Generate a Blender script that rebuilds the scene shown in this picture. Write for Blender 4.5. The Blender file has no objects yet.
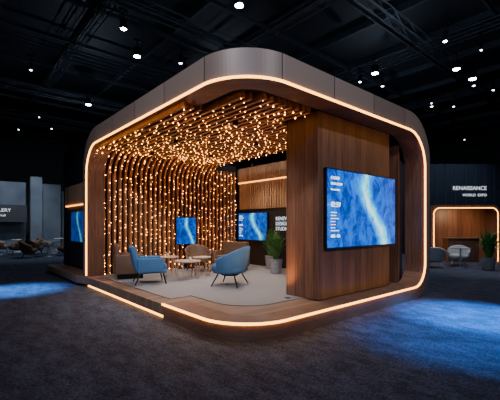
import bpy, math, random
from mathutils import Vector, Matrix
random.seed(7)
R90=math.radians(90)
# ------------------------------------------------------------------ helpers
def link(o,parent=None):
    bpy.context.scene.collection.objects.link(o)
    if parent: o.parent=parent
    return o
def empty(name,loc=(0,0,0),rz=0):
    o=bpy.data.objects.new(name,None); o.location=loc; o.rotation_euler=(0,0,rz); o.empty_display_size=.1
    return link(o)
def mk(name,verts,faces,mat=None,parent=None,smooth=False,mats=None,midx=None):
    me=bpy.data.meshes.new(name); me.from_pydata([tuple(v) for v in verts],[],faces); me.update()
    o=bpy.data.objects.new(name,me); link(o,parent)
    if mats:
        for m in mats: me.materials.append(m)
        if midx:
            for p,i in zip(me.polygons,midx): p.material_index=i
    elif mat: me.materials.append(mat)
    if smooth:
        for p in me.polygons: p.use_smooth=True
    return o
class MB:
    def __init__(s): s.v=[]; s.f=[]
    def add(s,vs,fs):
        b=len(s.v); s.v+= [tuple(x) for x in vs]; s.f+=[tuple(i+b for i in f) for f in fs]
    def box(s,x0,x1,y0,y1,z0,z1):
        s.add([(x0,y0,z0),(x1,y0,z0),(x1,y1,z0),(x0,y1,z0),(x0,y0,z1),(x1,y0,z1),(x1,y1,z1),(x0,y1,z1)],
              [(3,2,1,0),(4,5,6,7),(0,1,5,4),(1,2,6,5),(2,3,7,6),(3,0,4,7)])
    def rod(s,a,b,ra,rb=None,n=8):
        rb=ra if rb is None else rb
        a=Vector(a); b=Vector(b); d=(b-a).normalized()
        t=Vector((0,0,1)) if abs(d.z)<.9 else Vector((1,0,0))
        x=d.cross(t).normalized(); y=d.cross(x)
        vs=[a+(x*math.cos(k*2*math.pi/n)+y*math.sin(k*2*math.pi/n))*ra for k in range(n)]
        vs+=[b+(x*math.cos(k*2*math.pi/n)+y*math.sin(k*2*math.pi/n))*rb for k in range(n)]
        fs=[(k,(k+1)%n,n+(k+1)%n,n+k) for k in range(n)]+[tuple(range(n))[::-1],tuple(range(n,2*n))]
        s.add(vs,fs)
    def lathe(s,prof,n=28,c=(0,0,0),sq=None):
        vs=[]
        for r,z in prof:
            for k in range(n):
                a=2*math.pi*k/n; ca,sa=math.cos(a),math.sin(a)
                if sq:
                    ca=math.copysign(abs(ca)**sq,ca); sa=math.copysign(abs(sa)**sq,sa)
                vs.append((c[0]+r*ca,c[1]+r*sa,c[2]+z))
        fs=[]
        for j in range(len(prof)-1):
            for k in range(n):
                fs.append((j*n+k,j*n+(k+1)%n,(j+1)*n+(k+1)%n,(j+1)*n+k))
        fs.append(tuple(range(n))[::-1]); m=(len(prof)-1)*n; fs.append(tuple(range(m,m+n)))
        s.add(vs,fs)
    def prism(s,poly,z0,z1):
        n=len(poly)
        s.add([(x,y,z0) for x,y in poly]+[(x,y,z1) for x,y in poly],
              [tuple(range(n))[::-1],tuple(range(n,2*n))]+[(k,(k+1)%n,n+(k+1)%n,n+k) for k in range(n)])
    def obj(s,name,mat,parent=None,smooth=False,bevel=0):
        o=mk(name,s.v,s.f,mat,parent,smooth)
        if bevel:
            b=o.modifiers.new('bev','BEVEL'); b.width=bevel; b.segments=2; b.limit_method='ANGLE'
        return o
# ------------------------------------------------------------------ materials
def base(name,col=(.5,.5,.5),rough=.5,metal=0,emis=None,es=0):
    m=bpy.data.materials.new(name); m.use_nodes=True
    b=m.node_tree.nodes['Principled BSDF']
    b.inputs['Base Color'].default_value=(*col,1); b.inputs['Roughness'].default_value=rough
    b.inputs['Metallic'].default_value=metal
    if emis:
        b.inputs['Emission Color'].default_value=(*emis,1); b.inputs['Emission Strength'].default_value=es
    return m,m.node_tree,b
def N(nt,t,**k):
    n=nt.nodes.new(t)
    for a,b in k.items(): setattr(n,a,b)
    return n
def noisy(name,c1,c2,scale=20,rough=.8,metal=0,vec=(1,1,1),bump=0,coord='Object',detail=6):
    m,nt,b=base(name,c1,rough,metal)
    tc=N(nt,'ShaderNodeTexCoord'); mp=N(nt,'ShaderNodeMapping'); mp.inputs['Scale'].default_value=vec
    nz=N(nt,'ShaderNodeTexNoise'); nz.inputs['Scale'].default_value=scale; nz.inputs['Detail'].default_value=detail
    cr=N(nt,'ShaderNodeValToRGB'); cr.color_ramp.elements[0].color=(*c1,1); cr.color_ramp.elements[1].color=(*c2,1)
    cr.color_ramp.elements[0].position=.35; cr.color_ramp.elements[1].position=.65
    L=nt.links.new
    L(tc.outputs[coord],mp.inputs[0]); L(mp.outputs[0],nz.inputs['Vector']); L(nz.outputs['Fac'],cr.inputs[0]); L(cr.outputs[0],b.inputs['Base Color'])
    if bump:
        bp=N(nt,'ShaderNodeBump'); bp.inputs['Strength'].default_value=bump; bp.inputs['Distance'].default_value=.01
        L(nz.outputs['Fac'],bp.inputs['Height']); L(bp.outputs[0],b.inputs['Normal'])
    return m
def wood(name,c1,c2,vec=(12,12,.8),plank=None,width=.2,rough=.45,coord='Object'):
    m,nt,b=base(name,c1,rough)
    L=nt.links.new
    tc=N(nt,'ShaderNodeTexCoord'); mp=N(nt,'ShaderNodeMapping'); mp.inputs['Scale'].default_value=vec
    nz=N(nt,'ShaderNodeTexNoise'); nz.inputs['Scale'].default_value=2.2; nz.inputs['Detail'].default_value=8; nz.inputs['Distortion'].default_value=.6
    cr=N(nt,'ShaderNodeValToRGB'); cr.color_ramp.elements[0].color=(*c1,1); cr.color_ramp.elements[1].color=(*c2,1)
    cr.color_ramp.elements[0].position=.3; cr.color_ramp.elements[1].position=.7
    L(tc.outputs[coord],mp.inputs[0]); L(mp.outputs[0],nz.inputs['Vector']); L(nz.outputs['Fac'],cr.inputs[0])
    out=cr.outputs[0]
    if plank is not None:
        sp=N(nt,'ShaderNodeSeparateXYZ'); L(tc.outputs[coord],sp.inputs[0])
        src=sp.outputs[plank] if isinstance(plank,int) else None
        if src is None:
            ad=N(nt,'ShaderNodeMath',operation='ADD'); L(sp.outputs[0],ad.inputs[0]); L(sp.outputs[1],ad.inputs[1]); src=ad.outputs[0]
        dv=N(nt,'ShaderNodeMath',operation='DIVIDE'); L(src,dv.inputs[0]); dv.inputs[1].default_value=width
        fr=N(nt,'ShaderNodeMath',operation='FRACT'); L(dv.outputs[0],fr.inputs[0])
        gt=N(nt,'ShaderNodeMath',operation='GREATER_THAN'); L(fr.outputs[0],gt.inputs[0]); gt.inputs[1].default_value=.05
        fl=N(nt,'ShaderNodeMath',operation='FLOOR'); L(dv.outputs[0],fl.inputs[0])
        wn=N(nt,'ShaderNodeTexWhiteNoise',noise_dimensions='1D'); L(fl.outputs[0],wn.inputs['W'])
        ma=N(nt,'ShaderNodeMapRange'); L(wn.outputs['Value'],ma.inputs[0]); ma.inputs[3].default_value=.75; ma.inputs[4].default_value=1.15
        g2=N(nt,'ShaderNodeMapRange'); L(gt.outputs[0],g2.inputs[0]); g2.inputs[3].default_value=.35; g2.inputs[4].default_value=1
        mu=N(nt,'ShaderNodeMath',operation='MULTIPLY'); L(ma.outputs[0],mu.inputs[0]); L(g2.outputs[0],mu.inputs[1])
        vm=N(nt,'ShaderNodeVectorMath',operation='SCALE'); L(out,vm.inputs[0]); L(mu.outputs[0],vm.inputs['Scale'])
        out=vm.outputs[0]
    L(out,b.inputs['Base Color'])
    return m
def emit(name,col,st):
    m,nt,b=base(name,(0,0,0),.5,0,col,st); return m

M_wood_dark=wood('walnut_panel',(.11,.050,.030),(.22,.105,.062),(14,14,.7),'xy',.21,.42)
M_wood_deck=wood('oak_deck',(.27,.155,.10),(.42,.265,.17),(1.2,14,14),1,.14,.4)
M_wood_base=wood('oak_base',(.20,.105,.065),(.33,.185,.115),(1.5,1.5,16),None,.2,.45)
M_slat=wood('slat_wood',(.20,.085,.035),(.36,.16,.065),(10,2,2),None,.2,.5)
M_wood_light=wood('light_oak',(.36,.20,.10),(.52,.30,.16),(12,12,1),'xy',.12,.45)
M_backing=noisy('dark_backing',(.008,.005,.004),(.018,.011,.008),6,.8)
M_black=noisy('black_paint',(.008,.009,.012),(.015,.017,.024),5,.6)
M_blackmetal=noisy('black_metal',(.012,.012,.014),(.025,.025,.028),30,.4,.8)
M_trussmetal=noisy('truss_metal',(.035,.042,.052),(.07,.082,.10),10,.6,.3)
M_carpet=noisy('platform_carpet',(.215,.20,.20),(.315,.295,.29),90,.95,bump=.2)
M_led=emit('warm_led',(1,.42,.07),7.5)
M_led2=emit('warm_led_soft',(1,.38,.07),5)
M_bulb=emit('fairy_bulb',(1,.40,.07),32)
M_lens=emit('spot_lens',(.75,.88,1),60)
M_lens_s=emit('spot_lens_small',(.75,.88,1),12)
M_white=noisy('white_laminate',(.5,.5,.5),(.6,.6,.6),10,.4)
M_text=emit('sign_white',(.80,.90,1),1.2)
M_text_scr=emit('screen_text_white',(.85,.97,1),2.2)
M_greywall=noisy('grey_hall_wall',(.06,.075,.095),(.11,.13,.155),.6,.8)
M_pot=noisy('pot_ceramic',(.22,.22,.23),(.32,.32,.33),12,.5)
M_soil=noisy('soil',(.02,.012,.008),(.05,.03,.02),60,1)
M_leaf=noisy('leaf',(.03,.12,.02),(.09,.26,.05),9,.5)
M_blue=noisy('blue_fabric',(.035,.11,.24),(.065,.18,.35),120,.9,bump=.3)
M_brown=noisy('brown_leather',(.11,.06,.035),(.17,.095,.055),60,.6,bump=.2)
M_tan=wood('table_oak',(.42,.28,.18),(.58,.40,.28),(2,14,14),None,.2,.4)

def fascia_mat():
    m,nt,b=base('fascia_panel',(.2,.19,.19),.5,.1); L=nt.links.new
    uv=N(nt,'ShaderNodeUVMap'); sp=N(nt,'ShaderNodeSeparateXYZ'); L(uv.outputs[0],sp.inputs[0])
    dv=N(nt,'ShaderNodeMath',operation='DIVIDE'); L(sp.outputs[0],dv.inputs[0]); dv.inputs[1].default_value=1.22
    fr=N(nt,'ShaderNodeMath',operation='FRACT'); L(dv.outputs[0],fr.inputs[0])
    gt=N(nt,'ShaderNodeMath',operation='GREATER_THAN'); L(fr.outputs[0],gt.inputs[0]); gt.inputs[1].default_value=.016
    fl=N(nt,'ShaderNodeMath',operation='FLOOR'); L(dv.outputs[0],fl.inputs[0])
    wn=N(nt,'ShaderNodeTexWhiteNoise',noise_dimensions='1D'); L(fl.outputs[0],wn.inputs['W'])
    ma=N(nt,'ShaderNodeMapRange'); L(wn.outputs['Value'],ma.inputs[0]); ma.inputs[3].default_value=.8; ma.inputs[4].default_value=1.1
    g2=N(nt,'ShaderNodeMapRange'); L(gt.outputs[0],g2.inputs[0]); g2.inputs[3].default_value=.12
    mu=N(nt,'ShaderNodeMath',operation='MULTIPLY'); L(ma.outputs[0],mu.inputs[0]); L(g2.outputs[0],mu.inputs[1])
    vm=N(nt,'ShaderNodeVectorMath',operation='SCALE'); vm.inputs[0].default_value=(.215,.160,.135); L(mu.outputs[0],vm.inputs['Scale'])
    L(vm.outputs[0],b.inputs['Base Color'])
    return m
M_fascia=fascia_mat()

def screen_mat(name,seed,st,w,h):
    m,nt,b=base(name,(0,0,0),.35); L=nt.links.new
    b.inputs['Specular IOR Level'].default_value=.15
    tc=N(nt,'ShaderNodeTexCoord')
    mp=N(nt,'ShaderNodeMapping'); mp.inputs['Location'].default_value=(seed*3.1,seed,seed*1.7); mp.inputs['Rotation'].default_value=(0,.5,0); mp.inputs['Scale'].default_value=(4.0/h,1,2.4/h)
    L(tc.outputs['Object'],mp.inputs[0])
    nz=N(nt,'ShaderNodeTexNoise'); nz.inputs['Scale'].default_value=1.9; nz.inputs['Detail'].default_value=13; nz.inputs['Roughness'].default_value=.80; nz.inputs['Distortion'].default_value=.6
    L(mp.outputs[0],nz.inputs['Vector'])
    sp=N(nt,'ShaderNodeSeparateXYZ'); L(tc.outputs['Object'],sp.inputs[0])
    sn=N(nt,'ShaderNodeMath',operation='MULTIPLY_ADD'); L(sp.outputs[2],sn.inputs[0]); sn.inputs[1].default_value=3.8/h; sn.inputs[2].default_value=.4
    s2=N(nt,'ShaderNodeMath',operation='SINE'); L(sn.outputs[0],s2.inputs[0])
    s3=N(nt,'ShaderNodeMath',operation='MULTIPLY'); L(s2.outputs[0],s3.inputs[0]); s3.inputs[1].default_value=w*.16
    ad=N(nt,'ShaderNodeMath',operation='ADD'); L(sp.outputs[0],ad.inputs[0]); L(s3.outputs[0],ad.inputs[1])
    a1=N(nt,'ShaderNodeMath',operation='SUBTRACT'); L(ad.outputs[0],a1.inputs[0]); a1.inputs[1].default_value=w*.16
    ab=N(nt,'ShaderNodeMath',operation='ABSOLUTE'); L(a1.outputs[0],ab.inputs[0])
    mr=N(nt,'ShaderNodeMapRange'); L(ab.outputs[0],mr.inputs[0]); mr.inputs[1].default_value=0; mr.inputs[2].default_value=w*.13; mr.inputs[3].default_value=.38; mr.inputs[4].default_value=.0
    sm=N(nt,'ShaderNodeMath',operation='ADD'); L(nz.outputs['Fac'],sm.inputs[0]); L(mr.outputs[0],sm.inputs[1])
    cr=N(nt,'ShaderNodeValToRGB'); e=cr.color_ramp.elements
    e[0].position=.34; e[0].color=(.0,.015,.14,1); e[1].position=.90; e[1].color=(.85,1,1,1)
    for p,c in ((.46,(.0,.05,.40,1)),(.58,(.0,.15,.80,1)),(.69,(.0,.40,1,1)),(.79,(.05,.78,1,1))):
        k=e.new(p); k.color=c
    L(sm.outputs[0],cr.inputs[0]); L(cr.outputs[0],b.inputs['Emission Color']); b.inputs['Emission Strength'].default_value=st
    return m

def add_text(body,parent,loc,size,rot=(R90,0,0),mat=None,name='sign_text'):
    c=bpy.data.curves.new(name,'FONT'); c.body=body; c.size=size; c.extrude=.004
    o=bpy.data.objects.new(name,c); o.location=loc; o.rotation_euler=rot; c.materials.append(mat or M_text)
    return link(o,parent)
def screen(name,loc,rz,w,h,seed,st,texts=True):
    e=empty(name,loc,rz)
    b=MB(); b.box(-w/2,w/2,-.0,.06,-h/2,h/2); b.obj('housing',M_blackmetal,e,bevel=.008)
    mk('display',[(-w/2+.02,-.004,-h/2+.02),(w/2-.02,-.004,-h/2+.02),(w/2-.02,-.004,h/2-.02),(-w/2+.02,-.004,h/2-.02)],[(0,1,2,3)],screen_mat(name+'_content',seed,st,w,h),e)
    if texts:
        x=-w/2+.05*w; s=h/1.46
        z=h/2-.2*s
        for t,k in (('CLOUD',.075),('DATA FLOW',.06),('live overview',.05)):
            add_text(t,e,(x,-.012,z),k*s,mat=M_text_scr); z-=.10*s
        z-=.14*s
        add_text('02:59',e,(x,-.012,z-.06*s),.13*s,mat=M_text_scr); z-=.17*s
        bars=MB()
        for i in range(7):
            L=(.10+.22*random.random())*s; bars.box(x,x+L,-.012,-.006,z,z+.014*s); z-=.055*s
        bars.obj('caption_lines',M_text_scr,e)
        add_text('88%  12k',e,(x,-.012,z-.06*s),.075*s,mat=M_text_scr)
    return e

# ------------------------------------------------------------------ hall shell
HX0,HX1,HY0,HY1,HZ=-11,34,-10,34,10
b=MB(); b.box(HX0,HX1,HY0,HY1,-.1,0)
mf,nt,bs=base('hall_carpet',(.03,.03,.04),.8); L=nt.links.new
tc=N(nt,'ShaderNodeTexCoord')
n1=N(nt,'ShaderNodeTexNoise'); n1.inputs['Scale'].default_value=34; n1.inputs['Detail'].default_value=5; n1.inputs['Roughness'].default_value=.8
mp=N(nt,'ShaderNodeMapping'); mp.inputs['Scale'].default_value=(1,.5,1); mp.inputs['Rotation'].default_value=(0,0,.5)
n2=N(nt,'ShaderNodeTexNoise'); n2.inputs['Scale'].default_value=4.5; n2.inputs['Detail'].default_value=12; n2.inputs['Roughness'].default_value=.85
L(tc.outputs['Object'],n1.inputs['Vector']); L(tc.outputs['Object'],mp.inputs[0]); L(mp.outputs[0],n2.inputs['Vector'])
mx=N(nt,'ShaderNodeMath',operation='MULTIPLY'); L(n1.outputs['Fac'],mx.inputs[0]); L(n2.outputs['Fac'],mx.inputs[1])
cr=N(nt,'ShaderNodeValToRGB'); cr.color_ramp.elements[0].position=.20; cr.color_ramp.elements[0].color=(.010,.014,.027,1)
cr.color_ramp.elements[1].position=.32; cr.color_ramp.elements[1].color=(.125,.15,.225,1)
L(mx.outputs[0],cr.inputs[0]); L(cr.outputs[0],bs.inputs['Base Color'])
bp=N(nt,'ShaderNodeBump'); bp.inputs['Strength'].default_value=.9; bp.inputs['Distance'].default_value=.025; L(mx.outputs[0],bp.inputs['Height']); L(bp.outputs[0],bs.inputs['Normal'])
b.obj('floor',mf)
b=MB(); b.box(HX0,HX1,HY0,HY1,HZ,HZ+.1); b.obj('ceiling',M_black)
for nm,bx in (('wall_back',(HX0,HX1,HY1,HY1+.2,0,HZ)),('wall_front',(HX0,HX1,HY0-.2,HY0,0,HZ)),('wall_right',(HX1,HX1+.2,HY0,HY1,0,HZ)),('wall_left',(HX0-.2,HX0,HY0,HY1,0,HZ))):
    b=MB(); b.box(*bx); b.obj(nm,M_black)

# trusses
def truss(p,q,z,name='ceiling_truss',w=.32):
    b=MB(); p=Vector((*p,z)); q=Vector((*q,z)); d=(q-p); Ln=d.length; d.normalize(); s=Vector((-d.y,d.x,0))*w/2; up=Vector((0,0,w))
    for off in (s,-s,s+up,-s+up): b.rod(p+off,q+off,.03,n=4)
    n=int(Ln/.6)
    for i in range(n):
        a=p+d*(Ln*i/n); c=p+d*(Ln*(i+1)/n)
        b.rod(a+s,c+s+up,.015,n=3) if i%2 else b.rod(a+s+up,c+s,.015,n=3)
        b.rod(a-s,c-s+up,.015,n=3) if i%2 else b.rod(a-s+up,c-s,.015,n=3)
    b.obj(name,M_trussmetal)
for y in (2.5,7.5,12.5,18,24): truss((HX0+.3,y),(HX1-.3,y),8.5)
for x in (1.5,7,13,20,27): truss((x,HY0+.3),(x,HY1-.3),9.1)
b=MB()
for i in range(16):
    x=HX0+1+i*2.9; b.box(x,x+.12,HY0+.1,HY1-.1,9.7,9.97)
for i in range(14):
    y=HY0+1+i*3.2; b.box(HX0+.1,HX1-.1,y,y+.08,9.55,9.7)
b.obj('ceiling_joists',M_trussmetal)

def spot_fixture(x,y,z,r=.1,mat=None,tilt=(0,0)):
    e=empty('stage_spotlight',(x,y,z))
    b=MB(); b.lathe([(r*.7,.34),(r*1.15,.3),(r*1.25,.05),(r*1.25,0)][::-1],16); b.rod((0,0,.3),(0,0,.62),.02); b.box(-.13,.13,-.03,.03,.56,.64)
    b.obj('can',M_blackmetal,e,True)
    b=MB(); b.lathe([(r*.5,-.03),(r,-.012),(r,.0)],16); b.obj('lens',mat or M_lens,e,True)
for x,y,r in ((3.65,4.5,.12),(10.86,4.35,.13),(2.71,9.43,.12),(13,1.97,.13),(14.6,1.88,.14),(1.6,7.9,.09),(3,16.3,.13),(10.3,1.4,.06)):
    spot_fixture(x,y,7.95,r)
random.seed(3)
for i in range(38):
    a=random.uniform(.12,1.45); d=random.uniform(15,34)
    x=-2.85+d*math.sin(a)*.95; y=-3.5+d*math.cos(a)*.95
    if HX0+1<x<HX1-1 and HY0+1<y<HY1-1: spot_fixture(x,y,8.2,random.uniform(.04,.07),M_lens_s)

# ------------------------------------------------------------------ booth frame (ribbon)
U,V,r,ZT,W,ZB,DEP=5.66,6.61,.85,4.02,.38,.25,.45
S=(U-r)+math.pi*r/2+(V-r)
def path(s):
    a=U-r; q=math.pi*r/2
    if s<=a: return Vector((U-s,0,0)),Vector((0,-1,0))
    if s<=a+q:
        t=(s-a)/r; n=Vector((-math.sin(t),-math.cos(t),0)); return Vector((r,r,0))+n*r,n
    return Vector((0,r+(s-a-q),0)),Vector((-1,0,0))
SE=S-(V-2.07)
def loop(s0,s1,z0,z1,rt,rb):
    pts=[]; tag=[]
    n=120
    for i in range(n): pts.append((SE+(s0+rb-SE)*i/n,z0)); tag.append(0)
    for i in range(14): t=R90*i/14; pts.append((s0+rb-rb*math.sin(t),z0+rb-rb*math.cos(t))); tag.append(0 if i<10 else 1)
    for i in range(10): pts.append((s0,z0+rb+(z1-rt-z0-rb)*i/10)); tag.append(1)
    for i in range(18): t=R90*i/18; pts.append((s0+rt-rt*math.cos(t),z1-rt+rt*math.sin(t))); tag.append(1)
    n=160
    for i in range(n): pts.append((s0+rt+(s1-rt-s0-rt)*i/n,z1)); tag.append(1)
    for i in range(18): t=R90*i/18; pts.append((s1-rt+rt*math.sin(t),z1-rt+rt*math.cos(t))); tag.append(1)
    for i in range(11): pts.append((s1,z1-rt+(0-z1+rt)*i/10)); tag.append(1)
    return pts,tag
outer,tag=loop(0,S,0,ZT,1.0,.72)
inner,_=loop(W*.75,S-W*.8,ZB,ZT-W-.02,.74,.5)
n=len(outer); vs=[]; uvs=[]
def P(sz,off):
    p,nn=path(max(0,min(S,sz[0]))); p=p-nn*off; return Vector((p.x,p.y,sz[1]))
for i in range(n):
    for sz,off in ((outer[i],0),(inner[i],0),(inner[i],DEP),(outer[i],DEP)):
        vs.append(P(sz,off)); uvs.append(sz)
fs=[];mi=[]
for i in range(n-1):
    a=4*i; c=4*(i+1)
    fs.append((a,c,c+1,a+1)); mi.append(1 if tag[i]==0 else 0)
    fs.append((a+1,c+1,c+2,a+2)); mi.append(1 if tag[i]==0 else 2)
    fs.append((a+2,c+2,c+3,a+3)); mi.append(1 if tag[i]==0 else 2)
    fs.append((a+3,c+3,c,a)); mi.append(1 if tag[i]==0 else 0)
fs.append((0,1,2,3)); mi.append(1); a=4*(n-1); fs.append((a+3,a+2,a+1,a)); mi.append(0)
frame=empty('booth_frame')
rb_=mk('ribbon',vs,fs,None,frame,mats=[M_fascia,M_wood_base,M_wood_dark],midx=mi)
uvl=rb_.data.uv_layers.new(name='UVMap')
for l in rb_.data.loops: uvl.data[l.index].uv=uvs[l.vertex_index]
def tube(name,pts,rad,mat,parent):
    c=bpy.data.curves.new(name,'CURVE'); c.dimensions='3D'; c.bevel_depth=rad; c.bevel_resolution=2; c.use_fill_caps=True
    sp=c.splines.new('POLY'); sp.points.add(len(pts)-1)
    for k,p in enumerate(pts): sp.points[k].co=(*p,1)
    c.materials.append(mat); o=bpy.data.objects.new(name,c); return link(o,parent)
lp=[P(inner[i],-.010) for i in range(n-1)]
lp=[p for p in lp if p.z>=ZB-.001]
tube('led_line',lp,.020,M_led,frame)

# deck
deck=MB()
pl=[(5.6,DEP)]
for k in range(13):
    t=R90*k/12; pl.append((r-(r-DEP)*math.sin(t),r-(r-DEP)*math.cos(t)))
pl+=[(DEP,2.07),(0.0,2.07),(0.0,6.2),(-.15,6.65),(-.15,10.2),(5.6,10.2)]
deck.prism(pl[::-1],.07,ZB-.002)
dk=empty('platform_deck'); deck.obj('deck_boards',M_wood_deck,dk)
b=MB(); b.prism([(5.5,.6),(.6,.6),(.6,2.3),(.12,2.3),(.12,10.1),(5.5,10.1)][::-1],0,.07); b.obj('plinth',M_black,dk)
b=MB(); b.box(.005,.03,2.1,6.2,.018,.045); b.obj('led_strip',M_led,dk)
# carpet
cp=MB(); rr=.7
pl=[(5.0,.85)]
for k in range(13):
    t=R90*k/12; pl.append((.72+rr-rr*math.sin(t),.85+rr-rr*math.cos(t)))
pl+=[(.72,2.35),(.28,2.35),(.28,6.2),(5.0,6.2)]
cp.prism(pl[::-1],ZB,ZB+.014); cp.obj('platform_rug',M_carpet)
ZF=ZB+.014

# roof
b=MB(); pl=[(4.0,DEP+.01)]
for k in range(13):
    t=R90*k/12; q=r-DEP-.01; pl.append((r-q*math.sin(t),r-q*math.cos(t)))
pl+=[(DEP+.01,6.1),(.05,6.6),(4.0,6.6)]
b.prism(pl[::-1],3.74,3.80); b.obj('roof_panel',M_backing,frame)

# slats
slat=MB(); paths=[]
VB=6.36; ZS=3.54; RF=.62
SP=.15
us=[.16+SP*i for i in range(33)]
for u in us:
    pts=[]
    if u<3.95:
        v0=.5
        if u<.5: v0=1.6
        elif u<r: v0=.66
        elif u>2.1: v0=1.28
        pts.append((v0,ZS)); 
        v=v0
        while v<VB-RF-.3: v+=.3; pts.append((min(v,VB-RF),ZS))
        for k in range(0,11):
            t=R90*k/10; pts.append((VB-RF+RF*math.sin(t),ZS-RF+RF*math.cos(t)))
        pts.append((VB,ZF))
    else:
        pts=[(VB,3.45),(VB,ZF)]
    paths.append((u,pts))
    w=.030; dp=.12
    ring=[]
    for k,(v,z) in enumerate(pts):
        a=Vector(pts[max(0,k-1)]); c=Vector(pts[min(len(pts)-1,k+1)]); d=(c-a).normalized(); nn=Vector((-d.y,d.x))
        if nn.dot(Vector((1,1)))<0: nn=-nn
        o=Vector((v,z))+nn*dp
        ring.append([(u-w,v,z),(u+w,v,z),(u+w,o.x,o.y),(u-w,o.x,o.y)])
    vv=[p for rg in ring for p in rg]; ff=[]
    for k in range(len(ring)-1):
        for j in range(4): ff.append((4*k+j,4*k+(j+1)%4,4*k+4+(j+1)%4,4*k+4+j))
    ff.append((3,2,1,0)); m=4*(len(ring)-1); ff.append((m,m+1,m+2,m+3))
    slat.add(vv,ff)
slat.obj('slat_canopy',M_slat,frame)
b=MB(); b.box(.1,5.15,6.52,6.58,ZB,3.70); b.obj('curtain_backing_panel',M_backing,frame)
# fairy lights
fl=MB(); random.seed(11)
for u,pts in paths:
    segs=[]; tot=0
    for a,c in zip(pts,pts[1:]):
        l=math.dist(a,c); segs.append((tot,l,a,c)); tot+=l
    s=random.uniform(0,.2)
    while s<tot:
        for t0,l,a,c in segs:
            if t0<=s<=t0+l:
                f=(s-t0)/l; v=a[0]+(c[0]-a[0])*f; z=a[1]+(c[1]-a[1])*f
                ceil_=not(v>=VB-RF-.001 and z<=ZS-RF)
                ox=Vector((-(v-(VB-RF)), -(z-(ZS-RF)))) if v>VB-RF and z>ZS-RF else (Vector((0,-1)) if ceil_ else Vector((-1,0)))
                ox=ox.normalized()*random.uniform(.015,.04)
                x=u+random.uniform(-.03,.03); y=v+ox.x; z=z+ox.y; q=random.choice((.006,.007,.010,.014))
                fl.add([(x+q,y,z),(x-q,y,z),(x,y+q,z),(x,y-q,z),(x,y,z+q),(x,y,z-q)],[(0,2,4),(2,1,4),(1,3,4),(3,0,4),(2,0,5),(1,2,5),(3,1,5),(0,3,5)])
                break
        s+=random.choice((.13,.19,.28,.40)) if s<4.6 and u<3.95 else random.choice((.08,.13,.2,.3))
fl.obj('fairy_lights',M_bulb)

# tower with screen
tw=empty('display_tower')
b=MB(); b.box(2.16,4.67,.47,1.24,ZF,3.62); b.obj('tower_body',M_wood_dark,tw,bevel=.01)
screen('large_display_screen',(3.55,.40,1.90),0,2.5,1.46,2.4,1.7)

# back wall
bw=empty('partition_wall')
b=MB(); b.box(5.2,5.32,.5,6.5,ZB,3.1); b.obj('panel',M_backing,bw)
b=MB(); b.box(5.15,5.2,.5,2.6,ZB,3.45); b.obj('walnut_lining',M_wood_dark,bw)
b=MB()
k=2.6
while k<6.35: b.box(5.13,5.2,k,k+.05,3.1,3.58); k+=.075
b.box(5.2,5.32,2.6,6.5,3.1,3.58)
b.obj('slatted_header',M_wood_light,bw)
b=MB(); b.box(5.15,5.195,2.6,6.4,3.06,3.09); b.obj('header_led',M_led2,bw)
b=MB(); k=3.95
while k<6.3: b.box(5.15,5.2,k,k+.06,2.15,3.05); k+=.11
b.obj('wall_slats',M_wood_light,bw)
add_text('RENEW\nDESIGN\nSTUDIO',bw,(5.19,4.55,1.75),.16,(R90,0,-R90))
screen('television',(5.13,5.62,1.55),-R90,1.5,.95,4.2,1.1)
screen('kiosk_display',(2.85,6.10,1.42),math.radians(-12),.66,.85,6.1,1.0,False)
b=MB(); b.box(-.04,.04,-.04,.04,-1.156,-.4); b.box(-.25,.25,-.15,.15,-1.156,-1.13); 
o=b.obj('stand',M_blackmetal,bpy.data.objects['kiosk_display']); o.location=(0,.1,0)

# rear cabin left
rrm=empty('rear_cabin')
b=MB(); b.box(.35,5.6,7.5,10.1,ZB,4.1); b.obj('cabin_body',M_black,rrm)
b=MB(); k=7.6
while k<9.6: b.box(.28,.35,k,k+.05,2.25,2.85); k+=.09
b.obj('cabin_slats',M_wood_light,rrm)
b=MB(); b.box(.29,.34,7.6,9.6,2.2,2.23); b.obj('cabin_led',M_led2,rrm)
screen('television',(.28,8.2,1.55),-R90,1.35,.95,9.2,.4,False)

# ------------------------------------------------------------------ furniture
def tub_chair(name,loc,rz,mat,legm,sc=1,wide=1):
    e=empty(name,loc,rz); e.scale=(sc*wide,sc,sc)
    vs=[];fs=[];na,nz=26,6; A=math.radians(118)
    for i in range(na+1):
        a=-A+2*A*i/na; top=.58+.26*max(0,math.cos(a*.72))**1.5
        for j in range(nz+1):
            t=j/nz; z=.27+(top-.27)*t; rr=1+.14*t-(.16*(1-t)**3)
            vs.append((.35*rr*math.sin(a),-.33*rr*math.cos(a)-.03*t,z))
    for i in range(na):
        for j in range(nz):
            a=i*(nz+1)+j; fs.append((a,a+1,a+nz+2,a+nz+1))
    o=mk('back_shell',vs,fs,mat,e,True); s=o.modifiers.new('s','SOLIDIFY'); s.thickness=.055; s.offset=0
    q=o.modifiers.new('ss','SUBSURF'); q.levels=1; q.render_levels=1
    b=MB(); b.lathe([(.24,.26),(.31,.275),(.34,.33),(.345,.40),(.325,.45),(.26,.47),(.1,.475)],32,(0,.015,0),.8); b.obj('seat_cushion',mat,e,True)
    b=MB(); b.lathe([(.18,.22),(.2,.24),(.2,.265)],20)
    for sx in (-1,1):
        for sy in (-1,1): b.rod((sx*.2,sy*.18,.25),(sx*.3,sy*.29,0.008),.017,.011)
    b.obj('legs',legm,e,True)
    return e
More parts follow.
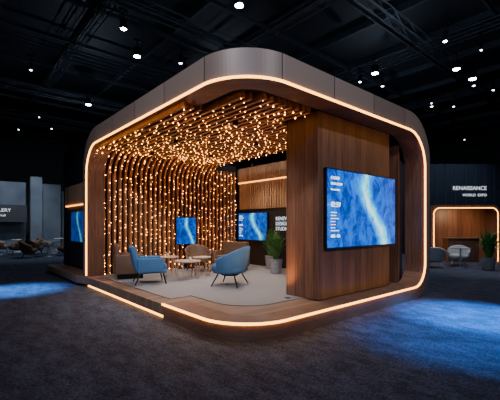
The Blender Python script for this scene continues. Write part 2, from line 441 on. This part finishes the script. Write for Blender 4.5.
def armchair(name,loc,rz,mat,legm,wide=1.0):
    e=empty(name,loc,rz); e.scale=(wide,1,1)
    def pad(nm,x0,x1,y0,y1,z0,z1,lean=0,bev=.05):
        b=MB(); b.box(x0,x1,y0,y1,z0,z1)
        b.v=[(x,y-lean*(z-z0),z) for x,y,z in b.v]
        o=b.obj(nm,mat,e,True); m=o.modifiers.new('b','BEVEL'); m.width=bev; m.segments=4
    pad('seat_cushion',-.30,.30,-.26,.34,.31,.46)
    pad('seat_base',-.34,.34,-.30,.33,.25,.33,0,.03)
    pad('back_cushion',-.33,.33,-.36,-.22,.30,.86,.22,.06)
    pad('arm_rest_1',-.37,-.28,-.32,.26,.27,.60,.0,.04)
    pad('arm_rest_2',.28,.37,-.32,.26,.27,.60,.0,.04)
    b=MB()
    for sx in (-1,1):
        b.rod((sx*.28,.25,.27),(sx*.32,.31,0.006),.017,.011); b.rod((sx*.28,-.24,.27),(sx*.32,-.36,0.006),.017,.011)
    b.obj('legs',legm,e,True)
    return e
def bench(name,loc,rz,mat):
    # low boxy club seat: plinth, seat pad, upright back and side panels
    e=empty(name,loc,rz)
    for nm,bx,bev in (('plinth',(-.40,.40,-.30,.30,.0,.12),.01),('seat_block',(-.42,.42,-.33,.34,.12,.36),.03),('seat_pad',(-.36,.36,-.24,.34,.36,.46),.04),
                      ('back_panel',(-.42,.42,-.38,-.25,.12,.84),.04),('side_panel_1',(-.45,-.36,-.36,.32,.12,.60),.03),('side_panel_2',(.36,.45,-.36,.32,.12,.60),.03)):
        b=MB(); b.box(*bx); o=b.obj(nm,mat if nm!='plinth' else M_blackmetal,e,True); m=o.modifiers.new('b','BEVEL'); m.width=bev; m.segments=3
    return e
def face(dx,dy): return math.atan2(dy,dx)-R90
armchair('lounge_armchair',(.80,4.25,ZF),face(1,-.35),M_blue,M_blackmetal)
tub_chair('lounge_chair',(1.97,2.76,ZF),face(-.55,1),M_blue,M_blackmetal,1.06)
bench('club_sofa',(.82,5.5,ZF+.002),face(1,-.35),M_brown)
tub_chair('lounge_chair',(2.75,5.25,ZF),face(-.3,-1),M_brown,M_blackmetal,.92)
bench('club_sofa',(3.55,4.75,ZF+.002),face(-1,-.5),M_brown)
def side_table(loc,rad,h):
    e=empty('side_table',loc)
    b=MB(); b.lathe([(rad-.01,h-.03),(rad,h-.02),(rad,h-.006),(rad-.008,h)],36); b.obj('top',M_tan,e)
    b=MB()
    for k in range(4):
        a=k*R90+.6; b.rod((rad*.75*math.cos(a),rad*.75*math.sin(a),h-.03),(rad*.85*math.cos(a),rad*.85*math.sin(a),0.003),.012)
    b.lathe([(rad*.8,h-.045),(rad*.8,h-.03)],28)
    b.obj('legs',M_tan,e)
side_table((1.75,4.2,ZF),.33,.46); side_table((1.62,4.95,ZF),.27,.52); side_table((2.35,4.45,ZF),.25,.5)
def cup(loc):
    b=MB(); b.lathe([(.022,0),(.03,.02),(.035,.08),(.03,.08),(.024,.02)],14); o=b.obj('coffee_cup',M_white,None,True); o.location=loc
cup((1.8,4.15,ZF+.461)); cup((1.62,4.97,ZF+.521))
def plant(name,loc,h=.95,n=60,pr=.17,ph=.4,pm=None,seed=1,spread=.32):
    random.seed(seed); e=empty(name,loc)
    b=MB(); b.lathe([(pr*.72,0),(pr*.78,.02),(pr,ph-.03),(pr,ph),(pr-.03,ph),(pr-.035,ph-.05)],28); b.obj('pot',pm or M_pot,e,True)
    b=MB(); b.lathe([(pr-.04,ph-.06),(pr-.04,ph-.045)],20); b.obj('soil',M_soil,e)
    vs=[];fs=[]
    for k in range(n):
        a=random.uniform(0,2*math.pi); L=random.uniform(.45,1)*(h-ph); lean=random.uniform(.1,1)*spread
        w=random.uniform(.025,.05); d=Vector((math.cos(a),math.sin(a),0)); s=Vector((-d.y,d.x,0)); o=d*random.uniform(0,pr*.4)
        base_=len(vs); m=7
        for j in range(m+1):
            t=j/m; c=o+d*lean*t**1.6+Vector((0,0,ph-.05+L*(t-.35*t**3*(lean/spread)))); ww=w*math.sin(math.pi*min(1,(.12+t*.88)))**.8
            vs+= [c-s*ww+Vector((0,0,.01)),c,c+s*ww+Vector((0,0,.01))]
        for j in range(m):
            q=base_+3*j; fs+=[(q,q+1,q+4,q+3),(q+1,q+2,q+5,q+4)]
    mk('leaves',vs,fs,M_leaf,e,True)
plant('potted_plant',(4.10,3.45,ZF+.001),1.3,90,.18,.40,seed=2,spread=.36)
plant('potted_plant',(4.72,4.3,ZF+.001),1.45,100,.17,.4,seed=5,spread=.36)

# ------------------------------------------------------------------ neighbouring stand (right)
nb=empty('neighbor_booth',(14.75,2.2,0),math.radians(-44))
def rrect(x0,x1,z0,z1,rad,n=8):
    p=[(x0,z0),(x0,z1-rad)]
    for k in range(n+1):
        t=R90*k/n; p.append((x0+rad-rad*math.cos(t),z1-rad+rad*math.sin(t)))
    for k in range(n+1):
        t=R90*k/n; p.append((x1-rad+rad*math.sin(t),z1-rad+rad*math.cos(t)))
    p.append((x1,z0)); return p
ro=rrect(-1.5,1.5,0,2.5,.35); ri=rrect(-1.38,1.38,0,2.36,.27)
vs=[(x,0,z) for x,z in ro]+[(x,0,z) for x,z in ri]+[(x,1.6,z) for x,z in ro]+[(x,1.6,z) for x,z in ri]; m=len(ro); fs=[]
for k in range(m-1):
    fs+=[(k,k+1,m+k+1,m+k),(m+k,m+k+1,3*m+k+1,3*m+k),(2*m+k,2*m+k+1,k+1,k),(3*m+k,3*m+k+1,2*m+k+1,2*m+k)]
mk('arch',vs,fs,M_wood_dark,nb)
tube('arch_led',[(x,-.015,z) for x,z in ri],.018,M_led,nb)
b=MB(); b.box(-1.38,1.38,.8,.9,0,2.36); b.obj('arch_back',M_wood_dark,nb)
b=MB(); b.box(-1.0,.3,-.5,0.0,0,1.0); b.box(-1.05,.35,-.55,.02,1.0,1.04); b.obj('counter',M_wood_dark,nb)
nw=empty('exhibitor_wall',(18.9,3.9,0),math.radians(-40))
b=MB(); b.box(-3.6,5.5,0,.3,0,5.0); b.obj('panel',M_black,nw)
b=MB()
for k in range(16): b.box(-3.5+k*.55,-3.46+k*.55,-.03,0,0,5.0)
b.obj('battens',M_trussmetal,nw)
add_text('RENAISSANCE',nw,(-.35,-.05,3.55),.30); add_text('WORLD  EXPO',nw,(.2,-.05,3.2),.2)
b=MB(); b.box(13.6,14.2,6.0,6.6,0,4.6); b.obj('hall_column',M_greywall)
def bistro(x,y):
    e=empty('bistro_table',(x,y,0)); b=MB(); b.lathe([(.34,.72),(.35,.73),(.35,.745)],28); b.rod((0,0,.03),(0,0,.72),.03); b.lathe([(.22,0),(.22,.015),(.05,.03)],24); b.obj('table',M_white,e)
bistro(11.9,1.45); bistro(13.4,.9)
tub_chair('visitor_chair',(11.2,2.1,0),1.2+3.9,M_white,M_white,.95); tub_chair('visitor_chair',(12.6,1.75,0),1.9,M_white,M_white,.95); tub_chair('visitor_chair',(13.3,0,0),0,M_white,M_white,.95)
plant('potted_plant',(11.75,.5,0),1.7,120,.22,.45,M_pot,8,.46)

# ------------------------------------------------------------------ far hall (left)
fh=empty('far_exhibitor_stand')
b=MB()
for (x0,x1,y,h) in ((-3.5,-.6,24,4.7),(-.4,1.5,25,4.5),(1.7,2.4,24.5,4.9),(2.6,3.9,26,4.6),(4.0,6.5,27,4.2)):
    b.box(x0,x1,y,y+.4,0,h)
b.obj('stand_walls',M_greywall,fh)
b=MB(); b.box(-3.5,1.4,23.85,23.98,1.8,2.9); b.obj('sign_board',M_black,fh)
add_text('GALLERY',fh,(-.72,23.8,2.45),.30); add_text('innovation hall',fh,(-.95,23.8,2.15),.2)
for i,(x,y) in enumerate(((-.6,19.5),(.6,21.5),(1.9,19),(1.2,16.8),(2.9,22))):
    bistro(x,y); tub_chair('visitor_chair',(x+.85,y+.2,0),1.7,M_brown,M_blackmetal,1.0); tub_chair('visitor_chair',(x-.85,y-.2,0),-1.7,M_brown,M_blackmetal,1.0)

# ------------------------------------------------------------------ lights
def light(kind,name,loc,e,col,target=None,size=.1,angle=60,blend=.6):
    l=bpy.data.lights.new(name,kind); l.energy=e; l.color=col
    if kind=='SPOT': l.spot_size=math.radians(angle); l.spot_blend=blend; l.shadow_soft_size=size
    elif kind=='POINT': l.shadow_soft_size=size
    o=bpy.data.objects.new(name,l); o.location=loc; link(o)
    if target is not None:
        o.rotation_euler=(Vector(target)-Vector(loc)).to_track_quat('-Z','Y').to_euler()
    return o
cool=(.72,.84,1); warm=(1,.62,.36)
dl=MB()
for x,y in ((1.2,1.6),(1.1,3.6),(1.3,5.2),(2.6,2.6),(2.6,4.4),(3.6,3.4),(4.4,4.8)):
    light('SPOT','booth_fill_beam',(x,y,3.40),105,(1,.86,.76),(x,y,0),.05,125,.8)  # added fill spots that brighten the booth interior
    dl.lathe([(.05,3.42),(.05,3.5)],14,(x,y,0))  # invented cans to house the added fill spots
dl.obj('added_downlight_cans',M_blackmetal,frame)
ul=MB()
for x,y,tx,ty,e_ in ((1.95,1.0,1.4,2.6,75),(3.0,1.7,2.4,3.2,75),(1.0,6.05,1.2,5.0,50),(2.3,6.05,2.3,4.9,50),(3.6,6.05,3.4,4.9,50),(4.6,6.05,4.6,6.4,15)):
    light('SPOT','canopy_fill_beam',(x,y,ZF+.05),e_,(1,.48,.20),(tx,ty,3.5),.04,120,.9)  # added fill spots, aimed up to make the canopy slats glow
    ul.lathe([(.06,0),(.06,.006),(.05,.010)],16,(x,y,ZF))  # invented flush discs under the added upward spots
ul.obj('added_uplight_discs',M_blackmetal)
light('SPOT','wash_beam',(5.0,2.2,3.3),60,warm,(5.2,4.8,2.4),.05,120,.8)
light('SPOT','hall_beam',(-5.5,-1.5,7.8),1900,(.90,.92,1),(0.5,2.5,4.2),.25,58,.8)  # added off-camera spot that lights the booth fascia
light('SPOT','hall_beam',(1.5,-7.5,7.8),1500,(.90,.92,1),(3,1,4.2),.25,58,.8)  # second spot added out of view for the fascia
light('SPOT','hall_beam',(-6,-7,7.8),1300,(.45,.62,1),(-1,-1,0),.25,80,.8)
light('SPOT','blue_beam',(5.5,-4.0,7.8),30000,(.03,.30,1),(4.3,-1.35,0),.15,20,1)
light('SPOT','blue_beam',(3.0,-5.0,7.8),7000,(.03,.32,1),(2.7,-1.6,0),.15,22,1)
light('SPOT','blue_beam',(-4.0,7.5,7.8),20000,(.07,.36,1),(-1.5,6.9,0),.15,18,1)
light('SPOT','hall_beam',(1,18,8),2600,cool,(0.6,24,2),.3,75,.8)
light('SPOT','hall_beam',(3,14,8),800,cool,(0.6,19,0),.3,75,.8)
light('SPOT','hall_beam',(11,.5,7.8),800,(.9,.93,1),(13,1.2,0),.3,65,.8)
light('SPOT','hall_beam',(17,-1,7.8),700,(.4,.6,1),(18,4,2),.3,70,.8)
light('SPOT','neighbor_fill_beam',(14.3,1.9,2.2),90,warm,(15.3,2.9,1.0),.05,130,.8)  # added fill inside the arch, otherwise too dark
w=bpy.data.worlds.new('hall_ambient'); bpy.context.scene.world=w; w.use_nodes=True
w.node_tree.nodes['Background'].inputs[0].default_value=(.35,.48,.8,1); w.node_tree.nodes['Background'].inputs[1].default_value=.05
for x,y in ((3,3),(14,6),(3,16),(9,1),(10,14)):
    light('POINT','ceiling_fill_light',(x,y,7.0),110,(.6,.75,1),None,.01)  # added hidden fill so trusses and ceiling show up

# ------------------------------------------------------------------ camera
cam=bpy.data.cameras.new('camera'); co=bpy.data.objects.new('camera',cam); link(co)
co.location=(-2.853,-3.485,1.6); co.rotation_euler=(R90,0,math.radians(-40.9)); cam.lens=25.63; cam.sensor_width=36; cam.shift_y=.05; cam.clip_end=200
bpy.context.scene.camera=co
